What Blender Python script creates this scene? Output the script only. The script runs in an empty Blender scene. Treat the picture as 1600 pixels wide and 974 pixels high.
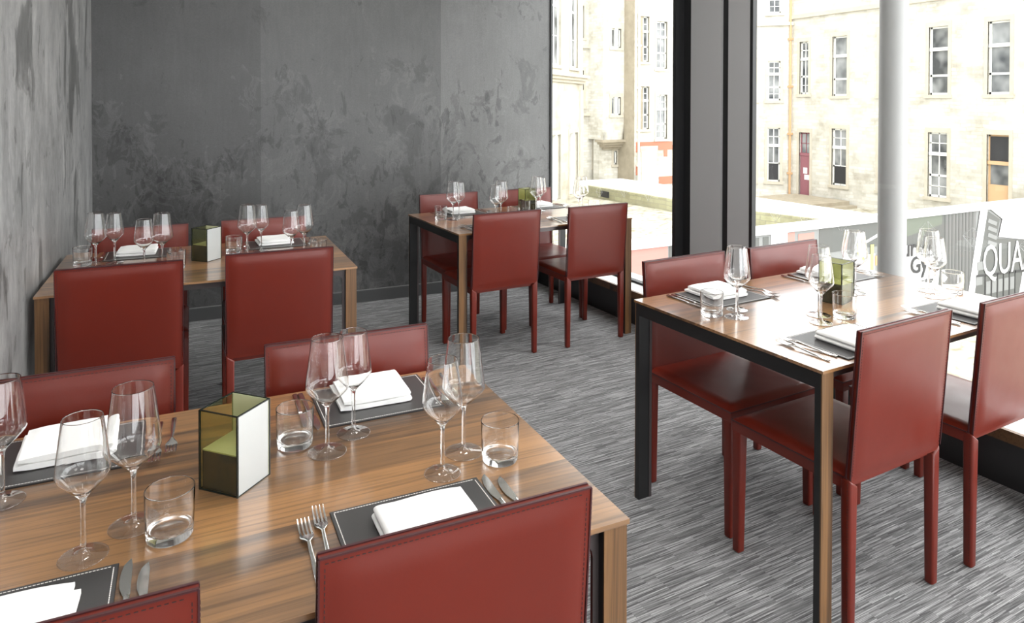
import bpy, bmesh, math, random
from mathutils import Vector, Matrix, noise
R = math.radians
random.seed(7)
scene = bpy.context.scene
COL = scene.collection

# ------------------------------------------------------------------ camera
CAM_H = 1.46997
cam_d = bpy.data.cameras.new('camera'); cam = bpy.data.objects.new('camera', cam_d); COL.objects.link(cam)
cam_d.sensor_width = 36.0; cam_d.lens = 1099.74 / 1600 * 36.0
cam_d.shift_y = (176.82 - 487.0) / 1600.0
cam_d.clip_start = 0.05; cam_d.clip_end = 300
cam.matrix_world = Matrix.Translation((0, 0, CAM_H)) @ Matrix.Rotation(-0.469245, 4, 'Z') @ Matrix.Rotation(R(90) - 0.013803, 4, 'X') @ Matrix.Rotation(0.0019446, 4, 'Z')
scene.camera = cam

# ------------------------------------------------------------------ sky, fill lamps, exposure
w = bpy.data.worlds.new('overcast_sky'); scene.world = w; w.use_nodes = True
nt = w.node_tree; bg = nt.nodes['Background']
bg.inputs['Strength'].default_value = 5.2
tc = nt.nodes.new('ShaderNodeTexCoord'); sp = nt.nodes.new('ShaderNodeSeparateXYZ'); cr = nt.nodes.new('ShaderNodeValToRGB')
nt.links.new(tc.outputs['Generated'], sp.inputs[0]); nt.links.new(sp.outputs['Z'], cr.inputs[0]); 
ma = nt.nodes.new('ShaderNodeVectorMath'); ma.operation = 'DOT_PRODUCT'; ma.inputs[1].default_value = (0.30, -0.45, 0.0); nt.links.new(tc.outputs['Generated'], ma.inputs[0])
mb = nt.nodes.new('ShaderNodeMath'); mb.operation = 'ADD'; mb.inputs[1].default_value = 0.92; nt.links.new(ma.outputs['Value'], mb.inputs[0])
mc = nt.nodes.new('ShaderNodeVectorMath'); mc.operation = 'SCALE'; nt.links.new(cr.outputs[0], mc.inputs[0]); nt.links.new(mb.outputs[0], mc.inputs['Scale']); nt.links.new(mc.outputs[0], bg.inputs['Color'])
cr.color_ramp.elements[0].position = 0.0; cr.color_ramp.elements[0].color = (0.90, 0.92, 0.94, 1)
cr.color_ramp.elements[1].position = 0.7; cr.color_ramp.elements[1].color = (1.0, 1.0, 1.0, 1)
scene.view_settings.view_transform = 'Standard'; scene.view_settings.look = 'None'
scene.view_settings.exposure = 0.0; scene.view_settings.gamma = 1.0; scene.view_settings.use_curve_mapping = False
FILL_LIGHT = 70.0
scene.cycles.max_bounces = 16; scene.cycles.transparent_max_bounces = 24
scene.cycles.transmission_bounces = 16; scene.cycles.glossy_bounces = 6; scene.cycles.diffuse_bounces = 4
scene.cycles.sample_clamp_indirect = 6.0
scene.cycles.use_denoising = True

# ------------------------------------------------------------------ helpers
def link(o, parent=None):
    COL.objects.link(o)
    if parent is not None: o.parent = parent
    return o
class LATHES: on = False
def glass_obj(name, bm, m, parent=None, smooth=80):
    LATHES.on = True; o = obj(name, bm, m, parent, smooth); LATHES.on = False; return o
def mesh_of(bm, name, mats, smooth=None):
    if smooth != 'keep' and not getattr(LATHES, 'on', False) : bmesh.ops.recalc_face_normals(bm, faces=bm.faces)
    me = bpy.data.meshes.new(name); bm.to_mesh(me); bm.free()
    for m in (mats if isinstance(mats, (list, tuple)) else [mats]): me.materials.append(m)
    if smooth not in (None, False):
        ang = smooth if isinstance(smooth, (int, float)) and not isinstance(smooth, bool) else 40
        for f in me.polygons: f.use_smooth = True
        if hasattr(me, 'set_sharp_from_angle'): me.set_sharp_from_angle(angle=R(ang))
    return me
def obj(name, bm, mats, parent=None, smooth=None):
    return link(bpy.data.objects.new(name, mesh_of(bm, name, mats, smooth)), parent)
def tag(o, label=None, cat=None, group=None, kind=None):
    if label: o['label'] = label
    if cat: o['category'] = cat
    if group: o['group'] = group
    if kind: o['kind'] = kind
    return o
def thing(name, label, cat, loc=(0, 0, 0), rz=0.0, group=None):
    o = bpy.data.objects.new(name, None); link(o)
    o.empty_display_size = 0.1
    o.location = loc; o.rotation_euler = (0, 0, rz)
    return tag(o, label, cat, group)
def struct(name, bm, mats, smooth=None):
    o = obj(name, bm, mats, None, smooth); o['kind'] = 'structure'; return o
def dup(root, loc, rz, label=None, group=None):
    r = root.copy(); COL.objects.link(r); r.location = loc; r.rotation_euler = (0, 0, rz)
    if label: r['label'] = label
    if group: r['group'] = group
    for ch in list(root.children):
        c = ch.copy(); COL.objects.link(c); c.parent = r
        for g in list(ch.children):
            d = g.copy(); COL.objects.link(d); d.parent = c
    return r
def box(bm, x0, x1, y0, y1, z0, z1, mi=0, M=None):
    vs = [bm.verts.new(Vector(c)) for c in ((x0,y0,z0),(x1,y0,z0),(x1,y1,z0),(x0,y1,z0),(x0,y0,z1),(x1,y0,z1),(x1,y1,z1),(x0,y1,z1))]
    if M is not None:
        for v in vs: v.co = M @ v.co
    for q in ((0,3,2,1),(4,5,6,7),(0,1,5,4),(1,2,6,5),(2,3,7,6),(3,0,4,7)):
        f = bm.faces.new([vs[i] for i in q]); f.material_index = mi
    return vs
def bevel(bm, w, seg=2, ang=30):
    es = [e for e in bm.edges if len(e.link_faces) == 2 and e.calc_face_angle(0) > R(ang)]
    if es: bmesh.ops.bevel(bm, geom=es, offset=w, segments=seg, profile=0.5, affect='EDGES', clamp_overlap=True)
def bbox(x0, x1, y0, y1, z0, z1, b=0.002, seg=2):
    bm = bmesh.new(); box(bm, x0, x1, y0, y1, z0, z1); bevel(bm, b, seg); return bm
def prism(bm, pts, axis, a, b, mi=0):
    """polygon in two dims extruded along axis"""
    def mk(p, t):
        if axis == 'y': return Vector((p[0], t, p[1]))
        if axis == 'x': return Vector((t, p[0], p[1]))
        return Vector((p[0], p[1], t))
    A = [bm.verts.new(mk(p, a)) for p in pts]; B = [bm.verts.new(mk(p, b)) for p in pts]
    n = len(pts)
    f1 = bm.faces.new(A); f2 = bm.faces.new(B[::-1]); f1.material_index = f2.material_index = mi
    for i in range(n):
        f = bm.faces.new([A[i], B[i], B[(i+1) % n], A[(i+1) % n]]); f.material_index = mi
def lathe(prof, seg=48, closed=False):
    bm = bmesh.new(); rings = []
    for r, z in prof:
        if r < 1e-6: rings.append([bm.verts.new((0, 0, z))])
        else: rings.append([bm.verts.new((r*math.cos(2*math.pi*i/seg), r*math.sin(2*math.pi*i/seg), z)) for i in range(seg)])
    pr = list(zip(rings, rings[1:]))
    if closed: pr.append((rings[-1], rings[0]))
    for A, B in pr:
        for i in range(seg):
            j = (i+1) % seg
            if len(A) == 1 and len(B) == 1: continue
            if len(A) == 1: bm.faces.new([A[0], B[j], B[i]])
            elif len(B) == 1: bm.faces.new([A[i], A[j], B[0]])
            else: bm.faces.new([A[i], A[j], B[j], B[i]])
    return bm
def sm(t):
    t = max(0.0, min(1.0, t)); return t*t*(3-2*t)

# ------------------------------------------------------------------ materials
def mat(name, col=(0.5, 0.5, 0.5), rough=0.5, metal=0.0, spec=0.5, coat=0.0, coat_r=0.1):
    m = bpy.data.materials.new(name); m.use_nodes = True
    b = m.node_tree.nodes['Principled BSDF']
    b.inputs['Base Color'].default_value = (*col, 1); b.inputs['Roughness'].default_value = rough
    b.inputs['Metallic'].default_value = metal; b.inputs['Specular IOR Level'].default_value = spec
    b.inputs['Coat Weight'].default_value = coat; b.inputs['Coat Roughness'].default_value = coat_r
    return m
class NB:
    def __init__(s, m): s.m = m; s.t = m.node_tree; s.b = s.t.nodes['Principled BSDF']
    def n(s, typ, **k):
        x = s.t.nodes.new('ShaderNode' + typ)
        for a, v in k.items(): setattr(x, a, v)
        return x
    def l(s, a, b): s.t.links.new(a, b)
    def coord(s, which='Object', scale=(1, 1, 1), rot=(0, 0, 0), loc=(0, 0, 0)):
        if which == 'World':
            g = s.n('NewGeometry'); o = g.outputs['Position']
        else:
            c = s.n('TexCoord'); o = c.outputs[which]
        mp = s.n('Mapping'); mp.inputs['Scale'].default_value = scale; mp.inputs['Rotation'].default_value = rot; mp.inputs['Location'].default_value = loc
        s.l(o, mp.inputs[0]); return mp.outputs[0]
    def noise(s, vec, scale, detail=4, rough=0.55, dist=0.0):
        x = s.n('TexNoise'); x.inputs['Scale'].default_value = scale; x.inputs['Detail'].default_value = detail
        x.inputs['Roughness'].default_value = rough; x.inputs['Distortion'].default_value = dist
        s.l(vec, x.inputs['Vector']); return x.outputs[0]
    def ramp(s, fac, stops, interp='LINEAR'):
        x = s.n('ValToRGB'); e = x.color_ramp.elements; x.color_ramp.interpolation = interp
        while len(e) < len(stops): e.new(0.5)
        for k, (p_, c) in enumerate(stops):
            e[k].position = p_; e[k].color = (*(c if isinstance(c, tuple) else (c, c, c)), 1)
        s.l(fac, x.inputs[0]); return x.outputs[0]
    def mix(s, fac, a, b, mode='MIX'):
        x = s.n('Mix', data_type='RGBA', blend_type=mode)
        for src, i in ((fac, 0), (a, 6), (b, 7)):
            if isinstance(src, (int, float)): x.inputs[i].default_value = src
            elif isinstance(src, tuple): x.inputs[i].default_value = (*src, 1)
            else: s.l(src, x.inputs[i])
        return x.outputs[2]
    def math(s, op, a, b=0.0):
        x = s.n('Math', operation=op)
        for src, i in ((a, 0), (b, 1)):
            if isinstance(src, (int, float)): x.inputs[i].default_value = src
            else: s.l(src, x.inputs[i])
        return x.outputs[0]
    def bump(s, h, strength=0.3, dist=0.002):
        x = s.n('Bump'); x.inputs['Strength'].default_value = strength; x.inputs['Distance'].default_value = dist
        s.l(h, x.inputs['Height']); s.l(x.outputs[0], s.b.inputs['Normal'])
    def base(s, c): s.l(c, s.b.inputs['Base Color'])
    def rough(s, c): s.l(c, s.b.inputs['Roughness'])

M_leather = mat('red_leather', (0.30, 0.035, 0.022), 0.40, spec=0.38, coat=0.15, coat_r=0.25)
n = NB(M_leather); v = n.coord('Object')
n.base(n.mix(n.noise(v, 5, 3), (0.112, 0.0105, 0.0050), (0.142, 0.0150, 0.0068)))
n.rough(n.ramp(n.noise(v, 9, 3), [(0.3, 0.33), (0.7, 0.42)]))
n.bump(n.noise(v, 420, 2), 0.12, 0.0006)
M_piping = mat('dark_edge_leather', (0.05, 0.012, 0.014), 0.4)
M_redthread = mat('dark_thread', (0.03, 0.010, 0.010), 0.7)

def wood(name, along='x', board=0.115, gloss=0.3, light=1.0):
    m = mat(name, rough=gloss); n = NB(m)
    sc = {'x': (1.1, 16, 16), 'z': (16, 16, 1.1)}[along]
    sf = {'x': (3.0, 130, 130), 'z': (130, 130, 3.0)}[along]
    v = n.coord('Object', sc, loc=(0, 0.3, 0)); vf = n.coord('Object', sf)
    c = n.n('TexCoord'); sep = n.n('SeparateXYZ'); n.l(c.outputs['Object'], sep.inputs[0])
    ax = sep.outputs['Y'] if along == 'x' else sep.outputs['X']
    strip = n.math('FLOOR', n.math('DIVIDE', ax, board))
    wn = n.n('TexWhiteNoise', noise_dimensions='1D'); n.l(n.math('ADD', strip, 3.7), wn.inputs['W'])
    g1 = n.noise(v, 1.0, 6, 0.62, 1.2); g2 = n.noise(vf, 1.0, 3, 0.6, 0.4)
    L = light*0.70
    tone = n.ramp(g1, [(0.32, (0.085*L, 0.050*L, 0.030*L)), (0.44, (0.17*L, 0.092*L, 0.048*L)), (0.53, (0.29*L, 0.148*L, 0.064*L)), (0.70, (0.47*L, 0.235*L, 0.092*L))])
    base = n.mix(n.math('MULTIPLY', n.math('POWER', wn.outputs[0], 1.6), 0.85), tone, (0.56*L, 0.28*L, 0.105*L))
    fine = n.ramp(g2, [(0.34, 0.50), (0.50, 1.0), (0.8, 1.15)])
    col = n.mix(0.75, base, fine, 'MULTIPLY')
    n.base(col); n.bump(g2, 0.08, 0.0005)
    return m
M_wood = wood('walnut_top'); M_wood.node_tree.nodes['Principled BSDF'].inputs['Coat Weight'].default_value = 1.0; M_wood.node_tree.nodes['Principled BSDF'].inputs['Coat IOR'].default_value = 1.85
M_wood.node_tree.nodes['Principled BSDF'].inputs['Coat Roughness'].default_value = 0.17
M_woodv = wood('walnut_upright', 'z', 0.03, 0.4, 0.66)
M_black = mat('black_steel', (0.009, 0.009, 0.0095), 0.45)
M_rail = mat('satin_grey_steel', (0.09, 0.075, 0.075), 0.28, 0.5)

M_mat = mat('charcoal_leather', (0.045, 0.043, 0.043), 0.42)
n = NB(M_mat); n.bump(n.noise(n.coord('Object'), 500, 2), 0.2, 0.0005)
M_matedge = mat('black_leather_edge', (0.012, 0.011, 0.012), 0.4)
M_white_thread = mat('white_thread', (0.8, 0.78, 0.74), 0.7)
M_linen = mat('white_linen', (0.86, 0.86, 0.85), 0.85, spec=0.2)
n = NB(M_linen); n.bump(n.noise(n.coord('Object'), 30, 3), 0.25, 0.004)
M_steel = mat('polished_cutlery_steel', (0.72, 0.71, 0.69), 0.16, 1.0)

def glass_mat(name, ior=1.48, rough=0.0, col=(1, 1, 1)):
    m = bpy.data.materials.new(name); m.use_nodes = True; t = m.node_tree; t.nodes.clear()
    o = t.nodes.new('ShaderNodeOutputMaterial'); g = t.nodes.new('ShaderNodeBsdfGlass')
    g.inputs['IOR'].default_value = ior; g.inputs['Roughness'].default_value = rough; g.inputs['Color'].default_value = (*col, 1)
    t.links.new(g.outputs[0], o.inputs[0]); return m
M_glass = glass_mat('clear_crystal', 1.5)
M_foot = None
def pane_mat(name, tint, refl=1.0, ior=1.5, add=0.0):
    m = bpy.data.materials.new(name); m.use_nodes = True; t = m.node_tree; t.nodes.clear()
    o = t.nodes.new('ShaderNodeOutputMaterial'); tr = t.nodes.new('ShaderNodeBsdfTransparent'); gl = t.nodes.new('ShaderNodeBsdfGlossy')
    tr.inputs[0].default_value = (*tint, 1); gl.inputs['Roughness'].default_value = 0.0
    def mth(op, a, b=None):
        q = t.nodes.new('ShaderNodeMath'); q.operation = op
        for i, x in enumerate((a, b)):
            if x is None: continue
            if isinstance(x, (int, float)): q.inputs[i].default_value = x
            else: t.links.new(x, q.inputs[i])
        return q.outputs[0]
    gm = t.nodes.new('ShaderNodeNewGeometry'); dt = t.nodes.new('ShaderNodeVectorMath'); dt.operation = 'DOT_PRODUCT'
    t.links.new(gm.outputs['Normal'], dt.inputs[0]); t.links.new(gm.outputs['Incoming'], dt.inputs[1])
    r0 = ((ior-1)/(ior+1))**2
    frs = mth('ADD', mth('MULTIPLY', mth('POWER', mth('SUBTRACT', 1.0, mth('ABSOLUTE', dt.outputs['Value'])), 5.0), 1-r0), r0)
    mu = t.nodes.new('ShaderNodeMath'); mu.operation = 'MULTIPLY_ADD'; mu.inputs[1].default_value = refl; mu.inputs[2].default_value = add; mu.use_clamp = True
    mx = t.nodes.new('ShaderNodeMixShader')
    t.links.new(frs, mu.inputs[0]); t.links.new(mu.outputs[0], mx.inputs[0]); t.links.new(tr.outputs[0], mx.inputs[1]); t.links.new(gl.outputs[0], mx.inputs[2]); t.links.new(mx.outputs[0], o.inputs[0])
    return m
M_pane = pane_mat('window_glass', (0.98, 0.985, 0.98), 0.6)
M_olive = pane_mat('olive_tinted_glass', (0.87, 0.88, 0.70), 1.0, 1.5, 0.03)
M_foot = pane_mat('clear_crystal_foot', (0.99, 0.99, 0.99), 2.2, 1.5, 0.02)
M_mirror = mat('mirror_glass', (0.86, 0.88, 0.86), 0.02, 1.0)
M_olivemirror = mat('olive_mirror', (0.52, 0.54, 0.24), 0.05, 1.0)
M_blackglass = mat('dark_green_glass_edge', (0.006, 0.010, 0.007), 0.12)
M_smoke = mat('smoked_glass_block', (0.012, 0.011, 0.008), 0.08)
M_brightmirror = mat('painted_mirror_reflection', (0.44, 0.455, 0.45), 0.12, 0.0, 0.5, 1.0, 0.02)
M_olivelining = mat('olive_lining', (0.52, 0.53, 0.34), 0.12, 0.0)

# plaster walls
def plaster(name, streak):
    m = mat(name, rough=0.40, spec=0.35); n = NB(m)
    g = n.n('NewGeometry'); s = n.n('SeparateXYZ'); n.l(g.outputs['Position'], s.inputs[0])
    if streak:     # wall running along y: vertical trowel drags
        v = n.coord('World', (1, 1.0, 0.40), rot=(R(10), 0, 0)); vb = n.coord('World', (1, 1, 0.42), rot=(R(-12), 0, 0)); vc = n.coord('World', (1, 1, 0.6), rot=(R(15), 0, 0))
        a = n.noise(v, 5, 9, 0.72, 0.6); f = n.noise(v, 50, 4, 0.7); b = n.noise(vb, 3.0, 5, 0.6, 0.8); c = n.noise(vc, 9.5, 6, 0.66, 1.0)
        col = n.ramp(a, [(0.30, (0.16, 0.158, 0.156)), (0.47, (0.215, 0.213, 0.21)), (0.56, (0.275, 0.272, 0.268)), (0.70, (0.36, 0.357, 0.352))])
        col = n.mix(1.0, col, n.ramp(b, [(0.585, 1.0), (0.605, 0.58), (0.66, 0.42)]), 'MULTIPLY')
        col = n.mix(1.0, col, n.ramp(c, [(0.595, 1.0), (0.625, 0.60), (0.70, 0.52)]), 'MULTIPLY')
        col = n.mix(0.6, col, n.ramp(f, [(0.3, 0.72), (0.7, 1.22)]), 'MULTIPLY')
        n.base(col); n.bump(a, 0.3, 0.004)
    else:
        v = n.coord('World', (1, 1, 1)); v2 = n.coord('World', (1.0, 1.0, 0.75), rot=(0, R(35), 0)); v3 = n.coord('World', (1.0, 1.0, 0.45), rot=(0, R(-20), 0))
        a = n.noise(v, 1.7, 6, 0.6, 0.2); c = n.noise(v, 110, 3, 0.7); d = n.noise(n.coord('World', (1, 1, .12)), 40, 3, .6)
        sheet = n.ramp(n.math('DIVIDE', n.math('ADD', s.outputs['X'], 1.0), 4.0), [(0.0, SHEET[0]), (0.4115, SHEET[1]), (0.739, SHEET[2])], 'CONSTANT')
        # palette-knife smears, dense on the lower half of the wall and thinning out upwards
        zz = n.math('DIVIDE', s.outputs['Z'], 2.4)
        dens = n.ramp(zz, [(0.0, 0.12), (0.40, 0.13), (0.58, 0.10), (0.72, 0.05), (0.80, 0.0)])
        b = n.noise(v2, 3.2, 7, 0.68, 0.7); b2 = n.noise(v3, 11.0, 6, 0.64, 0.9); b3 = n.noise(v2, 5.4, 6, 0.66, 1.4); cl = n.noise(v, 1.3, 2, 0.5)
        dens = n.math('ADD', dens, n.math('MULTIPLY', n.math('SUBTRACT', cl, 0.5), 0.35))
        s1 = n.ramp(n.math('ADD', b, dens), [(0.64, 1.0), (0.67, 0.76), (0.80, 0.62)])
        s2 = n.ramp(n.math('ADD', b2, dens), [(0.69, 1.0), (0.71, 0.68), (0.82, 0.58)])
        s3 = n.ramp(n.math('ADD', b3, dens), [(0.66, 0.0), (0.69, 1.0), (0.75, 0.2)])
        col = n.mix(1.0, sheet, s1, 'MULTIPLY'); col = n.mix(1.0, col, s2, 'MULTIPLY')
        col = n.mix(n.math('MULTIPLY', s3, 0.09), col, (0.32, 0.32, 0.32))
        col = n.mix(0.8, col, n.ramp(a, [(0.28, 0.78), (0.72, 1.20)]), 'MULTIPLY')
        col = n.mix(0.55, col, n.ramp(c, [(0.3, 0.78), (0.7, 1.22)]), 'MULTIPLY'); col = n.mix(0.3, col, n.ramp(d, [(0.3, 0.8), (0.7, 1.2)]), 'MULTIPLY')
        n.base(col); n.bump(b, 0.12, 0.002)
    return m
SHEET = (0.064, 0.086, 0.122)  # sheets differ in tone; the lightening towards the window is partly painted-in light
M_back = plaster('dark_polished_plaster', False)
M_left = plaster('brushed_grey_plaster', True)
M_skirt = mat('dark_skirting', (0.055, 0.056, 0.057), 0.4)
M_skirt_top = mat('skirting_lip', (0.16, 0.16, 0.16), 0.35)
M_white = mat('white_paint', (0.82, 0.82, 0.81), 0.5)
M_sill = mat('white_sill', (0.85, 0.85, 0.84), 0.35)
M_pier = mat('grey_metal_panel', (0.42, 0.42, 0.425), 0.4)
M_joint = mat('black_frame', (0.010, 0.010, 0.011), 0.5)
M_riser = mat('black_panel', (0.022, 0.022, 0.023), 0.35)

# carpet: short broken lines running along X, slightly turned
M_carpet = mat('streaked_grey_carpet', rough=0.95, spec=0.1)
n = NB(M_carpet)
RZ = R(-2.0)
v = n.coord('World', (6.0, 200, 1), rot=(0, 0, RZ)); v2 = n.coord('World', (14, 400, 1), rot=(0, 0, RZ), loc=(3, 7, 0)); v3 = n.coord('World', (1, 1, 1))
br = n.n('TexBrick'); br.offset = 0.37; br.inputs['Scale'].default_value = 1.0; br.inputs['Mortar Size'].default_value = 0.0004; br.inputs['Mortar'].default_value = (0, 0, 0, 1)
br.inputs['Brick Width'].default_value = 0.12; br.inputs['Row Height'].default_value = 0.0042; br.inputs['Color1'].default_value = (0, 0, 0, 1); br.inputs['Color2'].default_value = (1, 1, 1, 1)
vb = n.coord('World', (1, 1, 1), rot=(0, 0, RZ)); n.l(vb, br.inputs['Vector'])
a = n.noise(v, 1.0, 3, 0.6); b = n.noise(v2, 1.0, 2, 0.6); c = n.noise(v3, 700, 2, 0.6)
mixv = n.math('ADD', n.math('MULTIPLY', a, 0.65), n.math('MULTIPLY', br.outputs[0], 0.22))
mixv = n.math('ADD', mixv, n.math('MULTIPLY', n.math('SUBTRACT', b, 0.5), 0.28))
col = n.ramp(mixv, [(0.28, (0.085, 0.085, 0.087)), (0.42, (0.20, 0.20, 0.203)), (0.55, (0.36, 0.36, 0.363)), (0.70, (0.56, 0.56, 0.56))])
col = n.mix(0.6, col, n.ramp(c, [(0.3, 0.7), (0.7, 1.25)]), 'MULTIPLY')
n.base(col); n.bump(mixv, 0.25, 0.002)

# stone outside
def stone(name, c1, c2, row=0.15, bw=0.42, mortar=(0.52, 0.50, 0.44), horiz='x'):
    m = mat(name, rough=0.9, spec=0.1); n = NB(m)
    g = n.n('NewGeometry'); s = n.n('SeparateXYZ'); n.l(g.outputs['Position'], s.inputs[0]); cb = n.n('CombineXYZ')
    ax = {'x': s.outputs['X'], 'y': s.outputs['Y'], 'd': n.math('SUBTRACT', s.outputs['Y'], s.outputs['X'])}[horiz]
    wob = n.noise(n.coord('World', (1, 1, 1)), 1.6, 2)
    n.l(ax, cb.inputs[0]); n.l(n.math('ADD', s.outputs['Z'], n.math('MULTIPLY', wob, 0.10)), cb.inputs[1])
    def brick(bw_, row_, off):
        b = n.n('TexBrick'); b.offset = off; b.squash = 1.6; b.squash_frequency = 3
        b.inputs['Brick Width'].default_value = bw_; b.inputs['Row Height'].default_value = row_; b.inputs['Mortar Size'].default_value = 0.014
        b.inputs['Color1'].default_value = (*c1, 1); b.inputs['Color2'].default_value = (*c2, 1); b.inputs['Mortar'].default_value = (*mortar, 1)
        b.inputs['Scale'].default_value = 1.0; n.l(cb.outputs[0], b.inputs['Vector']); return b.outputs[0]
    col = brick(bw, row, 0.43)
    st = n.noise(n.coord('World', (1, 1, 1)), 0.9, 6, 0.65)
    col = n.mix(1.0, col, n.ramp(st, [(0.30, (0.70, 0.68, 0.62)), (0.52, (1.0, 0.99, 0.97)), (0.7, (1.06, 1.05, 1.03))]), 'MULTIPLY')
    n.base(col); return m
S1, S2 = (0.61, 0.60, 0.56), (0.485, 0.47, 0.425)
M_stone_y = stone('rubble_stone_y', S1, S2, horiz='y')
M_stone_x = stone('rubble_stone_x', S1, S2, horiz='x')
M_stone_d = stone('rubble_stone_d', S1, S2, horiz='d')
M_ashlar = mat('dressed_stone', (0.60, 0.55, 0.44), 0.85)
n = NB(M_ashlar); n.base(n.mix(n.noise(n.coord('World'), 3, 4), (0.40, 0.36, 0.28), (0.55, 0.51, 0.43)))
M_darkstone = mat('weathered_stone', (0.30, 0.26, 0.20), 0.9)
n = NB(M_darkstone); n.base(n.mix(n.noise(n.coord('World'), 2.5, 5), (0.20, 0.17, 0.12), (0.42, 0.37, 0.28)))
M_redbrick = mat('red_brick_patch', (0.42, 0.17, 0.11), 0.9)
M_framew = mat('white_sash', (0.80, 0.80, 0.76), 0.5)
M_panedark = mat('exterior_pane', (0.10, 0.11, 0.12), 0.12)
n = NB(M_panedark); n.base(n.ramp(n.noise(n.coord('World', (1, 1, 0.8)), 1.3, 2), [(0.35, (0.05, 0.055, 0.06)), (0.65, (0.30, 0.31, 0.31))]))
M_board = mat('black_board', (0.02, 0.02, 0.022), 0.6)
M_tan = mat('tan_door_paint', (0.55, 0.36, 0.20), 0.6)
M_maroon = mat('faded_maroon_paint', (0.26, 0.10, 0.12), 0.6)
M_pipe = mat('rusty_cream_pipe', (0.52, 0.32, 0.17), 0.6)
M_pipew = mat('cream_pipe', (0.70, 0.66, 0.56), 0.6)
M_cobble = mat('pale_cobbles', (0.6, 0.58, 0.52), 0.9)
n = NB(M_cobble)
vo = n.n('TexVoronoi'); vo.inputs['Scale'].default_value = 3.2; n.l(n.coord('World', (1, 1.6, 1)), vo.inputs['Vector'])
n.base(n.mix(1.0, n.ramp(vo.outputs['Distance'], [(0.0, (0.56, 0.54, 0.48)), (0.55, (0.46, 0.44, 0.37)), (0.8, (0.26, 0.24, 0.18))]), n.ramp(n.noise(n.coord('World'), 0.6, 5), [(0.35, (0.75, 0.72, 0.64)), (0.6, (1.05, 1.05, 1.02))]), 'MULTIPLY'))

# ------------------------------------------------------------------ room geometry
def xw(y): return 3.0 + 0.033 * (5.04 - y)            # window plane
def yb(x): return 5.205 - 0.045 * (x + 0.36)           # back wall plane
def xl(y): return -0.36 - 0.035 * (5.2 - y)            # left wall plane
def xs(y): return 2.773 + 0.033 * (4.948 - y)          # riser under the sill
YN = -4.2; ZC = 3.05; SILL_Z = 0.225

bm = bmesh.new()
def quadbox(bm, pts, z0, z1, mi=0): prism(bm, pts, 'z', z0, z1, mi)
quadbox(bm, [(xl(YN)-.2, YN-.2), (xw(YN)+.25, YN-.2), (xw(5.3)+.25, 5.5), (xl(5.3)-.2, 5.5)], -0.12, 0.0)
struct('floor', bm, M_carpet)
bm = bmesh.new()
quadbox(bm, [(xl(YN)-.2, YN-.2), (xw(YN)+.25, YN-.2), (xw(5.3)+.25, 5.5), (xl(5.3)-.2, 5.5)], ZC, ZC+.15)
struct('ceiling', bm, M_white)
bm = bmesh.new()
quadbox(bm, [(xl(yb(-.36)), yb(-.36)), (2.918, yb(2.918)), (2.918, yb(2.918)+.2), (xl(5.4)-.2, yb(-.36)+.2)], 0, ZC)
struct('wall_back', bm, M_back)
bm = bmesh.new()
quadbox(bm, [(xl(YN), YN), (xl(5.21), 5.21), (xl(5.21)-.2, 5.21), (xl(YN)-.2, YN)], 0, ZC)
struct('wall_left', bm, M_left)
# rear of the room behind the camera: piers, head and a wide window
bm = bmesh.new()
x0, x1 = xl(YN), xw(YN)
box(bm, x0, x0+.35, YN-.15, YN, 0, ZC); box(bm, x1-.35, x1, YN-.15, YN, 0, ZC); box(bm, x0+.35, x1-.35, YN-.15, YN, ZC-.25, ZC); box(bm, x0+.35, x1-.35, YN-.15, YN, 0, .12)
struct('wall_rear', bm, M_white)
bm = bmesh.new()
for k in range(5):
    xx = x0+.35 + (x1-x0-.7)*k/4
    box(bm, xx-.03, xx+.03, YN-.12, YN-.04, .12, ZC-.25)
struct('window_4', bm, M_joint)
# skirting
bm = bmesh.new(); box(bm, 0, 3.16, -.014, 0, 0, .085); box(bm, 0, 3.16, -.016, 0, .085, .090, 1)
o = struct('baseboard_back', bm, [M_skirt, M_skirt_top]); o.location = (-.36, yb(-.36)-.001, 0); o.rotation_euler = (0, 0, math.atan(-.045))
bm = bmesh.new(); box(bm, 0, .014, 0, 9.3, 0, .085); box(bm, 0, .016, 0, 9.3, .085, .090, 1)
o = struct('baseboard_left', bm, [M_skirt, M_skirt_top]); o.location = (xl(YN)+.001, YN, 0); o.rotation_euler = (0, 0, -math.atan(.035))

# everything on the window wall is built in a frame whose local Y runs along the glass
WY = 5.04; WR = math.atan(0.033)     # local -> world: rotate so +Y local leans
def wl(y): return (y - WY)
def wobj(name, bm, m, smooth=None, kind='structure'):
    o = obj(name, bm, m, None, smooth); o.location = (3.0, WY, 0); o.rotation_euler = (0, 0, WR)
    if kind: o['kind'] = kind
    return o
YB = 5.075 - WY
# sill
bm = bmesh.new(); box(bm, -.205, .10, YN-WY, YB-.02, SILL_Z-.012, SILL_Z)
wobj('trim_1', bm, M_sill)
bm = bmesh.new(); box(bm, -.225, -.205, YN-WY, YB-.02, SILL_Z-.045, SILL_Z+.001); bevel(bm, .002)
M_boardwood = wood('walnut_board', 'x', 0.2, 0.4, 0.45)
wobj('trim_2', bm, M_boardwood)
bm = bmesh.new(); box(bm, -.205, -.185, YN-WY, YB-.02, 0, SILL_Z-.012)
for k in range(7): box(bm, -.2075, -.204, -1.38*k-1.3, -1.38*k-1.294, 0, SILL_Z-.05)
wobj('wall_right', bm, M_riser)
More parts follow.
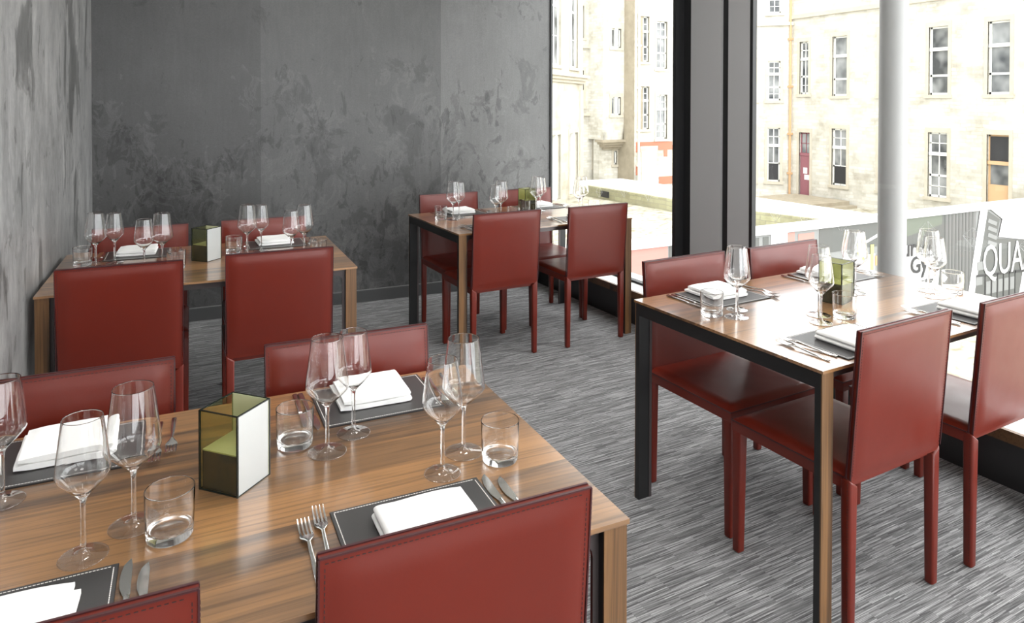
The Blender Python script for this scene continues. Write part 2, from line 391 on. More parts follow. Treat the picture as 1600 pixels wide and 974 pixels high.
# mullions, head
bm = bmesh.new()
box(bm, -.085, -.068, YB-.03, YB+.03, SILL_Z, ZC)       # frame against back wall
box(bm, -.075, -.03, -1.462, YB-.005, SILL_Z, SILL_Z+.015)
box(bm, -.075, .0, -1.462, YB-.005, ZC-.08, ZC)
f = wobj('window_1', bm, M_joint)
bm = bmesh.new(); box(bm, -.064, -.060, -1.462, YB+.02, SILL_Z+.015, ZC-.08)
g = obj('pane', bm, M_pane, f)
# pier between the windows, seen at photo x 1050..1176
P = bmesh.new()
box(P, -.005, .02, 3.485-WY, 3.60-WY, SILL_Z, ZC, 0)     # black mullion
box(P, -.075, -.005, 3.550-WY, 3.578-WY, SILL_Z, ZC, 0)   # return that meets the far pane
box(P, -.008, .02, 3.226-WY, 3.485-WY, SILL_Z, ZC, 1)    # first grey panel
box(P, .010, .02, 3.160-WY, 3.236-WY, SILL_Z, ZC, 0)      # black joint
box(P, -.008, .02, 3.000-WY, 3.168-WY, SILL_Z, ZC, 1)    # second grey panel
box(P, -.010, .022, 2.978-WY, 3.000-WY, SILL_Z, ZC, 0)    # black frame
wobj('wall_pier', P, [M_joint, M_pier])
bm = bmesh.new()
box(bm, .02, .07, YN-WY, 2.978-WY, SILL_Z, SILL_Z+.02); box(bm, .0, .07, YN-WY, 2.978-WY, ZC-.08, ZC)
box(bm, .0, .07, -1.25-WY, -1.19-WY, SILL_Z+.02, ZC-.08)
f = wobj('window_2', bm, M_joint)
bm = bmesh.new(); box(bm, .045, .049, -1.19-WY, 2.978-WY, SILL_Z+.02, ZC-.08); obj('pane', bm, M_pane, f)
bm = bmesh.new(); box(bm, .045, .049, YN-WY, -1.25-WY, SILL_Z+.02, ZC-.08); obj('pane', bm, M_pane, f)
# octahedron line transfers on the glass
M_decal = mat('white_transfer', (0.62, 0.63, 0.64), 0.6)
def octa_bm(s=.043, t=.0012):
    bm = bmesh.new()
    pts = [(0, s), (s*.95, 0), (0, -s), (-s*.95, 0), (-.12*s, -.12*s)]
    E_ = [(0,1),(1,2),(2,3),(3,0),(0,4),(4,2),(3,4),(4,1)]
    for a, b in E_:
        A, B = Vector((pts[a][0], pts[a][1])), Vector((pts[b][0], pts[b][1])); d = (B-A).normalized(); nn = Vector((-d.y, d.x))*t*.5
        prism(bm, [tuple(A+nn), tuple(B+nn), tuple(B-nn), tuple(A-nn)], 'x', -.0006, 0)
    return bm
oc_me = mesh_of(octa_bm(), 'octahedron_decal', M_decal)
for k, (yy, zz, lab) in enumerate([(4.474, .811, 'faint white octahedron line transfer on the far glass pane, nearest the corner'), (4.176, .848, 'faint white octahedron line transfer, middle one on the far glass pane'),
        (3.912, .855, 'faint white octahedron line transfer on the far glass pane beside the pier'), (2.858, .851, 'white octahedron line transfer on the near pane just right of the pier'),
        (2.654, .852, 'white octahedron line transfer on the near pane, second one from the pier'), (2.444, .859, 'white octahedron line transfer on the near pane, third one from the pier'),
        (2.001, .892, 'white octahedron line transfer on glass behind the pair of wine glasses'), (1.807, .895, 'white octahedron line transfer on glass just left of the white lettering'), (1.586, .891, 'white octahedron line transfer at the right edge over the white lettering')]):
    o = bpy.data.objects.new('octahedron_transfer', oc_me); link(o)
    o.location = (xw(yy) + (.044 if yy < 3.3 else -.065), yy - (0 if yy < 3.3 else .09), zz); o.rotation_euler = (0, 0, WR); tag(o, lab, 'window sticker', 'octahedron transfers on the window')

# unseen square fill panels on the ceiling, added to brighten the room
M_lum = bpy.data.materials.new('fill_light_glow'); M_lum.use_nodes = True
b_ = M_lum.node_tree.nodes['Principled BSDF']; b_.inputs['Base Color'].default_value = (.9, .9, .9, 1)
b_.inputs['Emission Color'].default_value = (1, .98, .96, 1); b_.inputs['Emission Strength'].default_value = FILL_LIGHT / 4
for k, (lx, ly_, wh) in enumerate([(0.2, 2.2, 'over the left wall table'), (1.5, 2.2, 'between the two window tables'), (0.2, -.6, 'behind the viewer on the left'), (1.5, -.6, 'behind the viewer near the windows'), (0.2, -2.8, 'at the rear glazing on the left'), (1.6, -2.8, 'at the rear glazing near the windows')]):
    bm = bmesh.new(); box(bm, -.32, .32, -.32, -.30, -.02, 0); box(bm, -.32, .32, .30, .32, -.02, 0); box(bm, -.32, -.30, -.30, .30, -.02, 0); box(bm, .30, .32, -.30, .30, -.02, 0)
    t = thing('added_fill_light', 'added square ceiling fill light ' + wh, 'ceiling light', (lx, ly_, ZC), 0, 'added ceiling fill lights')
    obj('frame', bm, M_white, t)
    bm = bmesh.new(); box(bm, -.30, .30, -.30, .30, -.012, -.002); obj('glow_panel', bm, M_lum, t)

# ------------------------------------------------------------------ outdoors
G = -3.3
bm = bmesh.new(); box(bm, 3.6, 60, -15, 60, G-.3, G); o = struct('ground', bm, M_cobble)
# column standing outside the glass
bm = lathe([(0, 0), (.12, 0), (.12, .03), (.064, .04), (.064, 6.9), (.12, 6.91), (.12, 6.95), (0, 6.95)], 40)
o = obj('steel_column', bm, mat('white_column_paint', (0.33, 0.33, 0.33), .5), None, 50); o.location = (3.25, 2.249, G)
tag(o, 'round white steel column standing outside the right-hand window', 'column')

def wall_mesh(A, d, length, z0, z1, holes, depth=.22, tail=.6):
    """wall face through A running along unit d; outward normal is to the right of d... returns bm, holes: (u0,u1,za,zb)"""
    bm = bmesh.new(); d = Vector((d[0], d[1], 0)).normalized(); nrm = Vector((d.y, -d.x, 0)); A = Vector((A[0], A[1], 0))
    us = sorted({0, length, *[h[0] for h in holes], *[h[1] for h in holes]}); zs = sorted({z0, z1, *[h[2] for h in holes], *[h[3] for h in holes]})
    def pt(u, z, back=0): return A + d*u - nrm*back + Vector((0, 0, z))
    for i in range(len(us)-1):
        for j in range(len(zs)-1):
            um, zm = (us[i]+us[i+1])/2, (zs[j]+zs[j+1])/2
            if any(h[0] < um < h[1] and h[2] < zm < h[3] for h in holes): continue
            bm.faces.new([bm.verts.new(pt(*q)) for q in ((us[i], zs[j]), (us[i+1], zs[j]), (us[i+1], zs[j+1]), (us[i], zs[j+1]))])
    for h in holes:
        c = [(h[0], h[2]), (h[1], h[2]), (h[1], h[3]), (h[0], h[3])]
        for k in range(4):
            a, b = c[k], c[(k+1) % 4]
            bm.faces.new([bm.verts.new(q) for q in (pt(*b), pt(*a), pt(*a, depth), pt(*b, depth))])
    # solid body behind
    for (q) in [[pt(0, z0), pt(0, z1), pt(0, z1, tail), pt(0, z0, tail)], [pt(length, z0, tail), pt(length, z1, tail), pt(length, z1), pt(length, z0)],
                [pt(0, z1), pt(length, z1), pt(length, z1, tail), pt(0, z1, tail)], [pt(0, z0, tail), pt(0, z1, tail), pt(length, z1, tail), pt(length, z0, tail)]]:
        bm.faces.new([bm.verts.new(x) for x in q])
    bmesh.ops.remove_doubles(bm, verts=bm.verts, dist=1e-4)
    return bm, d, nrm, A
def ext_wall(parent, A, d, length, z0, z1, wins, material, name='wall'):
    """wins: (u0,u1,za,zb,style)"""
    bm, d, nrm, A = wall_mesh(A, d, length, z0, z1, [w_[:4] for w_ in wins])
    me = mesh_of(bm, name, material, 'keep'); wo = link(bpy.data.objects.new(name, me), parent)
    Mx = Matrix(((d.x, -nrm.x, 0, A.x), (d.y, -nrm.y, 0, A.y), (0, 0, 1, 0), (0, 0, 0, 1)))   # local: x along wall, y into the wall
    for (u0, u1, za, zb, st) in wins:
        bm = bmesh.new(); s = .13
        box(bm, u0-s, u0, -.03, .05, za, zb, 0, Mx); box(bm, u1, u1+s, -.03, .05, za, zb, 0, Mx)
        box(bm, u0-s, u1+s, -.03, .05, zb, zb+.2, 0, Mx); box(bm, u0-s-.04, u1+s+.04, -.08, .05, za-.14, za, 0, Mx)
        obj('stone_surround', bm, M_ashlar, parent)
        fr = bmesh.new(); y0, y1 = .12, .17; t = .07
        def fb(a, b, c, e, yy0=y0, yy1=y1): box(fr, a, b, yy0, yy1, c, e, 0, Mx)
        kind = st.split('+')[0]
        fb(u0, u0+t, za, zb); fb(u1-t, u1, za, zb); fb(u0, u1, zb-t, zb); fb(u0, u1, za, za+t*1.2)
        zt = zb - (zb-za)*.33
        if kind in ('sash', 'sash2', 'sashb', 'tan', 'door'):
            fb(u0, u1, zt-.07, zt+.07, .04, .17)
        if kind in ('sash', 'sash2', 'sashb'):
            zm = za + (zt-za)*.42 if kind == 'sash' else (za+zt)/2
            fb(u0, u1, zm-.045, zm+.045)
            if kind != 'sash':
                um = (u0+u1)/2; fb(um-.02, um+.02, za, zb); fb(u0, u1, (zt+zb)/2-.02, (zt+zb)/2+.02)
                if kind == 'sash2': fb(u0, u1, za+(zm-za)*.5-.015, za+(zm-za)*.5+.015)
        if kind == 'grid':
            um = (u0+u1)/2; fb(um-.03, um+.03, za, zb)
            zm = (za+zb)/2; fb(u0, u1, zm-.05, zm+.05); fb(u0, u1, (zm+zb)/2-.02, (zm+zb)/2+.02); fb(u0, u1, (zm+za)/2-.02, (zm+za)/2+.02)
        if kind == 'twin':
            um = (u0+u1)/2; fb(um-.09, um+.09, za, zb, -.02, .17)
        if kind == 'door':
            um = (u0+u1)/2; fb(um-.02, um+.02, zt, zb); fb(u0, u1, (zt+zb)/2-.02, (zt+zb)/2+.02)
        fo = obj('door' if kind == 'door' else 'window', fr, M_maroon if kind == 'door' else (M_tan if kind == 'tan' else M_framew), parent)
        pn = bmesh.new(); box(pn, u0, u1, .145, .16, za, zb, 0, Mx); obj('pane', pn, M_panedark, fo)
        if kind == 'sashb':
            pn = bmesh.new(); box(pn, u0+t, u1-t, .10, .13, za+.08, (za+zt)/2, 0, Mx); obj('board', pn, M_board, fo)
        if kind == 'tan':
            pn = bmesh.new(); box(pn, u0+.02, u1-.02, .08, .13, za, za+(zt-za)*.62, 0, Mx); obj('door_panel', pn, M_tan, fo)
            pn = bmesh.new(); box(pn, u0+t, u1-t, .10, .13, zt+.07, zb-t, 0, Mx); obj('board', pn, M_board, fo)
        if kind == 'door':
            pn = bmesh.new(); box(pn, u0+.02, u1-.02, .07, .13, za, zt-.07, 0, Mx)
            obj('door_panel', pn, M_maroon, fo)
            pn = bmesh.new(); um = (u0+u1)/2
            for (a, b, c, e) in ((-.12, .12, 1.25, 1.55), (-.05, .25, .95, 1.2)): box(pn, um+a, um+b, .065, .07, za+c, za+e, 0, Mx)
            obj('paper_notice', pn, M_white, fo)
    return wo, Mx

# main block (L-shaped, with a bay in the corner)
MB = thing('stone_building', 'long cream sandstone building across the courtyard with tall sash windows', 'building', (28.8, 25, G))
def keep(parent):      # children of a moved empty keep their world placement
    parent_inv = Matrix.Translation(parent.location).inverted()
    for c in parent.children: c.matrix_parent_inverse = parent_inv
X0 = 28.8; YS = 25.4       # wall facing the room: runs from YS towards -y; u = YS - y
def U(y): return YS - y
zu0, zu1, zl0, zl1 = 1.86, 4.67, -2.38, 0.30
wins = []
for yc, st_l in ((22.64, 'sashb'), (20.2, 'sash2'), (17.95, 'sash2'), (15.62, 'tan'), (13.2, 'sash2'), (10.8, 'sash2')):
    wins.append((U(yc)-.40, U(yc)+.40, zu0, zu1, 'sash'))
    wins.append((U(yc)-.40, U(yc)+.40, zl0 if st_l != 'tan' else -3.0, zl1, st_l))
wins.append((U(24.95), U(24.42), zu0+.1, zu1-.1, 'sash2')); wins.append((U(24.95), U(24.30), G+.05, .05, 'door'))
ext_wall(MB, (X0, YS), (0, -1), 22, G, 7.3, wins, M_stone_y)
bm = bmesh.new(); box(bm, X0-.12, X0, 3.4, YS, 5.75, 5.95); obj('string_course', bm, M_ashlar, MB)
# bay
q = 1.27
bayA = (X0-2*.9, YS+2*.9)
ext_wall(MB, bayA, (1, -1), 2*.9*1.4142, G, 8.9, [(1.38, 1.98, 1.65, 3.65, 'sash2'), (1.38, 1.98, -2.5, .25, 'sashb'), (1.38, 1.98, 6.1, 8.2, 'sash2'), (.2, .8, 1.65, 3.65, 'sash2'), (.2, .8, -2.5, .25, 'sash2')], M_stone_d)
ext_wall(MB, (bayA[0], bayA[1]+2.4), (0, -1), 2.4, G, 8.9, [(.9, 1.7, 1.86, 4.1, 'sash2'), (.9, 1.7, -2.1, 1.0, 'sash2')], M_stone_y)
bm = bmesh.new(); Mr = Matrix.Translation((bayA[0], bayA[1], 0)) @ Matrix.Rotation(R(-45), 4, 'Z'); box(bm, -.1, 2.6, -.12, 0, 5.45, 5.62, 0, Mr); obj('string_course', bm, M_ashlar, MB)
def pipe(parent, x, y, m, z0=G, z1=8.9, r=.06):
    bm = lathe([(0, z0), (r, z0), (r, z1), (0, z1)], 12)
    for zz in (z0+1.2, z0+3.2, z0+5.6, z0+8): 
        b2 = box(bm, -r*1.6, r*1.6, -r*1.6, r*1.6, zz, zz+.1)
    bmesh.ops.translate(bm, verts=bm.verts, vec=(x, y, 0)); return obj('drainpipe', bm, m, parent, 40)
pipe(MB, X0-.12, YS+.02, M_pipe)
# wall facing the camera at the back of the court
YN2 = 32.4
ext_wall(MB, (24.22, YN2), (1, 0), 4.6, G, 8.9, [(.34, .98, 3.85, 6.44, 'sash2'), (1.52, 2.28, 3.48, 6.22, 'sash2'), (.40, 1.0, 0, 2.45, 'sash2'), (1.54, 2.3, -.57, 1.99, 'sash2')], M_stone_x)
bm = bmesh.new(); box(bm, 24.72, 25.75, YN2-.03, YN2-.01, G, -1.25); obj('white_doorway', bm, mat('white_board_door', (.66, .65, .62), .6), MB)
bm = bmesh.new()
for (a, b, c, e) in ((24.3, 26.9, -.95, -.72), (25.9, 27.2, -1.2, -.95), (25.95, 27.2, -3.2, -2.75), (24.3, 24.5, -2.6, -2.0), (26.3, 26.55, -1.6, -1.2), (24.3, 24.6, -1.3, -.95)): box(bm, a, b, YN2-.025, YN2-.01, c, e)
obj('brick_patch', bm, M_redbrick, MB)
ext_wall(MB, (24.2, 34.0), (0, -1), 1.57, G, 8.9, [], M_darkstone)
pipe(MB, 24.42, YN2-.12, M_pipew)
# turret over a corbel, then a recessed range
ext_wall(MB, (22.75, 33.4), (1, 0), 1.45, -.6, 8.9, [(.57, 1.22, 4.67, 5.78, 'twin'), (.57, 1.22, .81, 1.84, 'twin')], M_stone_x)
ext_wall(MB, (22.74, 34.9), (0, -1), 1.47, -.6, 8.9, [], M_stone_y)
ext_wall(MB, (22.9, 34.0), (1, 0), 1.3, G, -.6, [(1.0, 1.25, -2.1, -1.3, 'plain')], M_stone_x)
bm = bmesh.new()
for k in range(4): box(bm, 22.6+.16*k, 24.3, 33.2+.2*k, 34.0, -.6-.15*(k+1), -.6-.15*k)
obj('corbel', bm, M_darkstone, MB)
ext_wall(MB, (18.5, 34.9), (1, 0), 5.6, G, 8.9, [(4.62, 5.15, -2.3, .4, 'grid'), (4.62, 5.15, 1.3, 3.4, 'grid'), (4.62, 5.15, 5.3, 7.2, 'grid'), (3.4, 3.9, 1.3, 3.4, 'grid'), (3.4, 3.9, 5.3, 7.2, 'grid')], M_stone_x)
bm = bmesh.new(); box(bm, 20.6, 23.7, 34.7, 34.9, .75, .9); box(bm, 20.6, 23.7, 34.7, 34.9, 4.7, 4.9); obj('string_course', bm, M_ashlar, MB)
keep(MB)
# nearer wing on the left
WG = thing('stone_wing', 'near sandstone wing with a moulded ledge beside the dark wall edge', 'building', (18, 29, G))
dd = Vector((.766, .643)); Cn = Vector((19.2, 30.0)); L = 7.0; A0 = Cn - dd*L
_, Mx = ext_wall(WG, tuple(A0), tuple(dd), L, G, 8.9, [(L-2.05, L-.85, 3.2, 8.6, 'grid'), (L-2.1, L-.8, -2.9, .05, 'twin'), (L-4.6, L-3.4, -2.9, .05, 'twin'), (L-4.6, L-3.4, 3.2, 8.6, 'grid')], stone('wing_stone', (.56, .54, .48), (.47, .44, .37), .42, .9, horiz='x'))
bm = bmesh.new()
for k in range(3): box(bm, 0, L+.10+.09*k, -.10-.10*k, .02, 2.45+.14*k, 2.45+.14*(k+1), 0, Mx)
obj('ledge', bm, M_ashlar, WG)
bm = bmesh.new(); box(bm, L-.5, L+.02, -.04, .3, G, 2.15, 0, Mx); obj('corner_quoins', bm, M_ashlar, WG)
keep(WG)
# low retaining wall, path and terrace
bm = bmesh.new(); pts = [(19.6, 32.3), (20.3, 24.5), (20.9, 20.3), (21.8, 17.0), (24.4, 17.0), (24.0, 23), (23.2, 32.3)]
prism(bm, pts, 'z', G, G+.55)
for (a, b) in ((20.35, 24.0), (19.95, 29.0), (20.7, 21.6)): box(bm, a-.12, a+.4, b-.3, b+.3, G+.12, G+.42, 1)
bmesh.ops.recalc_face_normals(bm, faces=bm.faces)
me = mesh_of(bm, 'retaining_wall', [stone('mossy_stone', (.42, .42, .28), (.30, .29, .20), .2, .5, (.30, .29, .22), 'y'), M_board], 'keep'); o = link(bpy.data.objects.new('retaining_wall', me)); tag(o, 'low mossy stone retaining wall curving across the cobbled court', 'stone wall')
bm = bmesh.new(); prism(bm, [(19.75, 32.2), (20.45, 24.5), (21.05, 20.3), (21.95, 17.1), (24.3, 17.1), (23.9, 23), (23.1, 32.2)], 'z', G+.55, G+.60); obj('path', bm, mat('pale_path', (.72, .70, .66), .9), o)
bm = bmesh.new(); box(bm, 24.6, 28.6, 21.9, 25.0, G, G+.28); box(bm, 24.2, 28.6, 21.5, 25.0, G, G+.12)
o = obj('stone_terrace', bm, M_darkstone); tag(o, 'low stone terrace slab below the maroon door', 'terrace')
bm = bmesh.new()
pts = [(-1.1, 0), (-1.1, .3), (1.1, .3), (1.1, 0)]
# ------------------------------------------------------------------ printed hoarding across the court
HY = 9.8
HB = thing('printed_hoarding', 'white-topped printed hoarding panel with large lettering beyond the right window', 'hoarding', (14, HY, G))
M_hgrey = mat('printed_grey', (.085, .088, .085), .6); M_hlight = mat('printed_light_grey', (.19, .195, .195), .6); M_hdark = mat('printed_dark', (.03, .03, .032), .6)
M_hwhite = mat('printed_white', (.55, .55, .55), .6); M_hred = mat('printed_red', (.62, .16, .14), .6); M_hyel = mat('printed_yellow', (.72, .62, .15), .6); M_hor = mat('printed_orange', (.72, .30, .12), .6)
bm = bmesh.new(); box(bm, 5.5, 24, HY, HY+.06, G, -.9); obj('panel', bm, M_hlight, HB)
bm = bmesh.new(); box(bm, 5.4, 24.1, HY-.05, HY+.12, -1.03, -.88); obj('top_rail', bm, M_hwhite, HB)
def flat(name, quads, m, off=.004, th=.003):
    bm = bmesh.new()
    for qd in quads: prism(bm, qd, 'y', HY-off-th, HY-off)
    return obj(name, bm, m, HB)
def rq(x0, x1, z0, z1): return [(x0, z0), (x1, z0), (x1, z1), (x0, z1)]
flat('red_picture', [rq(7.0, 8.05, -1.55, -1.03), rq(11.0, 11.2, -1.25, -1.05), rq(11.3, 11.75, -1.3, -1.1)], mat('printed_salmon', (.36, .18, .155), .6))
flat('picture_sheet', [rq(8.08, 9.6, -2.4, -1.03), rq(9.9, 10.25, -1.6, -1.08), rq(10.35, 10.5, -1.6, -1.08), rq(11.9, 14.2, -1.55, -1.03)], M_hgrey)
flat('white_sheet', [rq(9.6, 9.88, -3.2, -1.03), rq(10.55, 11.0, -3.2, -1.03), rq(12.6, 13.6, -3.2, -1.7), [(13.0, -1.55), (14.2, -1.2), (14.2, -1.12), (13.0, -1.5)]], M_hwhite, .008)
flat('dark_wedge', [[(12.6, -3.2), (13.1, -3.2), (12.75, -1.75), (12.55, -1.9)]], M_hdark, .014)
flat('coloured_strips', [rq(13.45, 13.55, -2.6, -1.5), rq(13.72, 13.8, -2.8, -1.3)], M_hyel, .014)
flat('red_spots', [rq(13.6, 13.7, -1.95, -1.75), rq(13.58, 13.68, -2.35, -2.2)], M_hor, .018)
flat('gym_backdrop', [rq(14.3, 16.0, -3.2, -1.03)], M_hgrey, .006)
flat('leaf_picture', [[(14.5, -1.45), (15.9, -1.25), (15.9, -1.03), (14.5, -1.03)]], mat('printed_sage', (.11, .125, .10), .6), .010)
flat('curtain_stripes', [rq(16.0+.13*k, 16.0+.13*k+.065, -3.2, -1.03) for k in range(9)], M_hgrey, .012)
flat('curtain_backdrop', [rq(16.0, 17.2, -3.2, -1.03)], mat('printed_mid_grey', (.13, .13, .13), .6), .006)
flat('gym_poster', [[(14.3, -2.75), (14.7, -2.9), (15.75, -2.75), (15.85, -2.0), (15.3, -1.75), (14.3, -1.55)]], M_hwhite, .016)
flat('white_tower_edge', [[(16.85, -3.2), (17.1, -3.2), (17.65, -1.05), (17.35, -1.03)]], M_hwhite, .018)
flat('pictured_tower', [[(17.1, -3.2), (19.0, -3.2), (19.3, -1.9), (18.0, -1.75), (18.15, -1.3), (17.65, -1.07)]], M_hgrey, .020)
flat('white_windows', [[(17.68, -1.25-.17*k), (18.03, -1.36-.17*k), (18.0, -1.45-.17*k), (17.64, -1.34-.17*k)] for k in range(4)] + [rq(17.25, 17.5, -2.45, -2.25), rq(17.2, 17.45, -2.8, -2.6)] + [rq(17.6+.25*k, 17.78+.25*k, -3.05, -2.75) for k in range(5)], M_hlight, .026)
flat('dark_lines', [[(17.2, -2.55), (19.2, -2.62), (19.2, -2.68), (17.2, -2.6)]] + [rq(17.55+.25*k, 17.58+.25*k, -3.2, -2.6) for k in range(6)], M_hdark, .030)
flat('blank_sheet', [[(19.0, -3.2), (24, -3.2), (24, -1.03), (17.75, -1.03), (18.25, -1.3), (18.1, -1.72), (19.35, -1.9)]], M_hwhite, .022)
def text(body, x, z, size, m, name, off=.034, wide=1.0, bold=0.0):
    c = bpy.data.curves.new(name, 'FONT'); c.body = body; c.size = size; c.extrude = .003; c.offset = bold; c.resolution_u = 3
    o = bpy.data.objects.new('tmp', c); COL.objects.link(o)
    dg = bpy.context.evaluated_depsgraph_get(); me = bpy.data.meshes.new_from_object(o.evaluated_get(dg)); bpy.data.objects.remove(o)
    me.materials.clear(); me.materials.append(m)
    q_ = link(bpy.data.objects.new(name, me), HB)
    q_.matrix_basis = Matrix.Translation((x, HY-off, z)) @ Matrix.Rotation(R(90), 4, 'X') @ Matrix.Scale(wide, 4, (1, 0, 0))
    return q_
tx = [text('Pure', 14.22, -1.86, .52, M_hdark, 'lettering', bold=.008), text('Gym', 14.75, -2.25, .52, M_hdark, 'lettering', bold=.008), text('www.thegym', 14.95, -2.5, .13, M_hdark, 'lettering'),
      text('QUA', 17.42, -2.62, 1.08, M_hwhite, 'lettering', .040, .72, 0.0)]
HBi = Matrix.Translation(HB.location).inverted()
for c in HB.children: c.matrix_parent_inverse = HBi

# ------------------------------------------------------------------ chairs
CW = 0.43; CD = 0.430; SH = 0.445; BH = 0.85
def ly(z):           # y of the rear plane of the backrest at height z (leans back)
    return -0.034 * max(0.0, (z - .40)) / .45
def pad_grid(bm, side):
    """padded leather face of the backrest; side -1 rear, +1 front"""
    xs_ = [-.5, -.485, -.465, -.43, -.38, -.3, -.15, 0, .15, .3, .38, .43, .465, .485, .5]
    z0, z1 = (.415 if side < 0 else .43), BH
    zs_ = [0, .014, .03, .06, .11, .2, .4, .6, .8, .89, .94, .97, .986, 1.0]
    grid = []
    for tz in zs_:
        row = []
        for tx_ in xs_:
            x = tx_*(CW - .012*(1-tz)); z = z0 + (z1-z0)*tz
            ex = (CW*.5 - abs(x)) ; ez = min(z1-z, (z-z0) if side < 0 else 1.0)
            puff = .0055*sm((ex-.006)/.032)*sm((ez-.006)/.032) + .002*(1-(2*tx_)**2)*math.sin(math.pi*tz)
            base = ly(z) + (.0 if side < 0 else .022)
            row.append(bm.verts.new((x, base + side*(puff - (.004 if side < 0 else .004)), z)))
        grid.append(row)
    for i in range(len(zs_)-1):
        for j in range(len(xs_)-1): bm.faces.new([grid[i][j], grid[i][j+1], grid[i+1][j+1], grid[i+1][j]])
    return grid
def dash_line(bm, P0, P1, nrm, step=.0085, ln=.005, wd=.0013, th=.0006):
    P0, P1, nrm = Vector(P0), Vector(P1), Vector(nrm); d = P1-P0; Ln = d.length; d.normalize(); s = d.cross(nrm).normalized()*wd*.5
    k = int(Ln/step)
    for i in range(k):
        a = P0 + d*(i*step); b = a + d*ln; h = nrm*th
        lo = [bm.verts.new(q) for q in (a+s, b+s, b-s, a-s)]; hi = [bm.verts.new(q+h) for q in (a+s, b+s, b-s, a-s)]
        bm.faces.new(hi)
        for j in range(4): bm.faces.new([lo[j], lo[(j+1) % 4], hi[(j+1) % 4], hi[j]])
def make_chair(label, group):
    t = thing('leather_chair', label, 'chair', (0, 0, 0), 0, group)
    bm = bmesh.new(); g1 = pad_grid(bm, -1); g2 = pad_grid(bm, 1)
    def strip(A, B):
        for i in range(len(A)-1): bm.faces.new([A[i], A[i+1], B[i+1], B[i]])
    strip([r[0] for r in g1], [r[0] for r in g2]); strip([r[-1] for r in g1], [r[-1] for r in g2]); strip(g1[0], g2[0]); strip(g1[-1], g2[-1])
    back = obj('backrest', bm, M_leather, t, 50)
    # dark raw edge along top and sides
    bm = bmesh.new()
    h = CW*.5
    for (sx) in (-1, 1):
        for (yy) in (.0045, .0175):
            prism(bm, [(sx*h-.0013, .43), (sx*h+.0013, .43), (sx*h+.0013, BH), (sx*h-.0013, BH)], 'y', yy-.0022, yy+.0022)
    for yy in (.0045, .0175): box(bm, -h, h, yy-.0022, yy+.0022, BH-.001, BH+.0018)
    for v_ in bm.verts: v_.co.y += ly(v_.co.z)
    obj('edge_piping', bm, M_piping, t)
    bm = bmesh.new()
    for side in (-1, 1):
        yo = .0045 - .0008 if side < 0 else .0175+.0008
        yt = lambda z: ly(z) + yo
        nn = (0, side, 0)
        dash_line(bm, (-h+.008, yt(BH-.008), BH-.008), (h-.008, yt(BH-.008), BH-.008), nn)
        for sx in (-1, 1): dash_line(bm, (sx*(h-.008), yt(.44), .44), (sx*(h-.008), yt(BH-.008), BH-.008), nn)
    for sx in (-1, 1):
        dash_line(bm, (sx*h, ly(.44)+.004, .44), (sx*h, ly(BH)+.004, BH-.01), (sx, 0, 0), .0085, .005, .0011, .0018)
    obj('stitching', bm, M_redthread, back)
    # seat: crowned slab wrapped in leather
    bm = bmesh.new(); nx, ny = 14, 14; top = []
    for j in range(ny+1):
        row = []
        for i in range(nx+1):
            u, v_ = i/nx, j/ny; uu = .5-.5*math.cos(math.pi*u); vv = .5-.5*math.cos(math.pi*v_)
            x = -h+.001 + (CW-.002)*uu; y = .02 + (CD-.02)*vv
            e = min(h-abs(x), CD-y)
            z = SH - .012 + .012*sm(e/.02) + .004*math.sin(math.pi*uu)*math.sin(math.pi*vv)
            row.append(bm.verts.new((x, y, z)))
        top.append(row)
    for j in range(ny):
        for i in range(nx): bm.faces.new([top[j][i], top[j][i+1], top[j+1][i+1], top[j+1][i]])
    rim = top[0] + [r[-1] for r in top[1:]] + top[-1][::-1][1:] + [r[0] for r in top[::-1][1:-1]]
    low = [bm.verts.new((v_.co.x, v_.co.y, SH-.048)) for v_ in rim]
    for i in range(len(rim)): bm.faces.new([rim[i], rim[(i+1) % len(rim)], low[(i+1) % len(rim)], low[i]])
    bm.faces.new(low[::-1])
    obj('seat', bm, M_leather, t, 50)
    bm = bmesh.new()      # seam ridge around the seat edge
    for (a, b, c, d_) in ((-h-.001, h+.001, CD-.001, CD+.0012), ): box(bm, a, b, c, d_, SH-.016, SH-.012)
    for sx in (-1, 1): box(bm, sx*h-.0012, sx*h+.0012, .02, CD, SH-.016, SH-.012)
    obj('seat_seam', bm, M_piping, t)
    # legs
    for sx in (-1, 1):
        bm = bmesh.new()     # rear leg
        xa, xb = sx*h, sx*(h-.034); ya, yb_ = .0, .034
        lo = [(sx*(h-.002), .002, 0), (sx*(h-.030), .002, 0), (sx*(h-.030), .030, 0), (sx*(h-.002), .030, 0)]
        hi = [(xa, ya, .43), (xb, ya, .405), (xb, yb_, .405), (xa, yb_, .43)]
        A = [bm.verts.new(q_) for q_ in lo]; B = [bm.verts.new(q_) for q_ in hi]
        bm.faces.new(A[::-1]); bm.faces.new(B)
        for i in range(4): bm.faces.new([A[i], A[(i+1) % 4], B[(i+1) % 4], B[i]])
        bmesh.ops.recalc_face_normals(bm, faces=bm.faces); bevel(bm, .007, 3, 60)
        lg = obj('leg', bm, M_leather, t, 50)
        bm = bmesh.new(); dash_line(bm, (sx*(h-.002), .010, .02), (sx*h, .010, .42), (sx, 0, 0), .0085, .005, .0011, .0008)
        obj('stitching', bm, M_redthread, lg)
        bm = bmesh.new()     # front leg
        lo = [(sx*(h-.002), CD-.002, 0), (sx*(h-.030), CD-.002, 0), (sx*(h-.030), CD-.030, 0), (sx*(h-.002), CD-.030, 0)]
        hi = [(xa, CD, .40), (xb, CD, .40), (xb, CD-.036, .40), (xa, CD-.036, .40)]
        A = [bm.verts.new(q_) for q_ in lo]; B = [bm.verts.new(q_) for q_ in hi]
        bm.faces.new(A[::-1]); bm.faces.new(B)
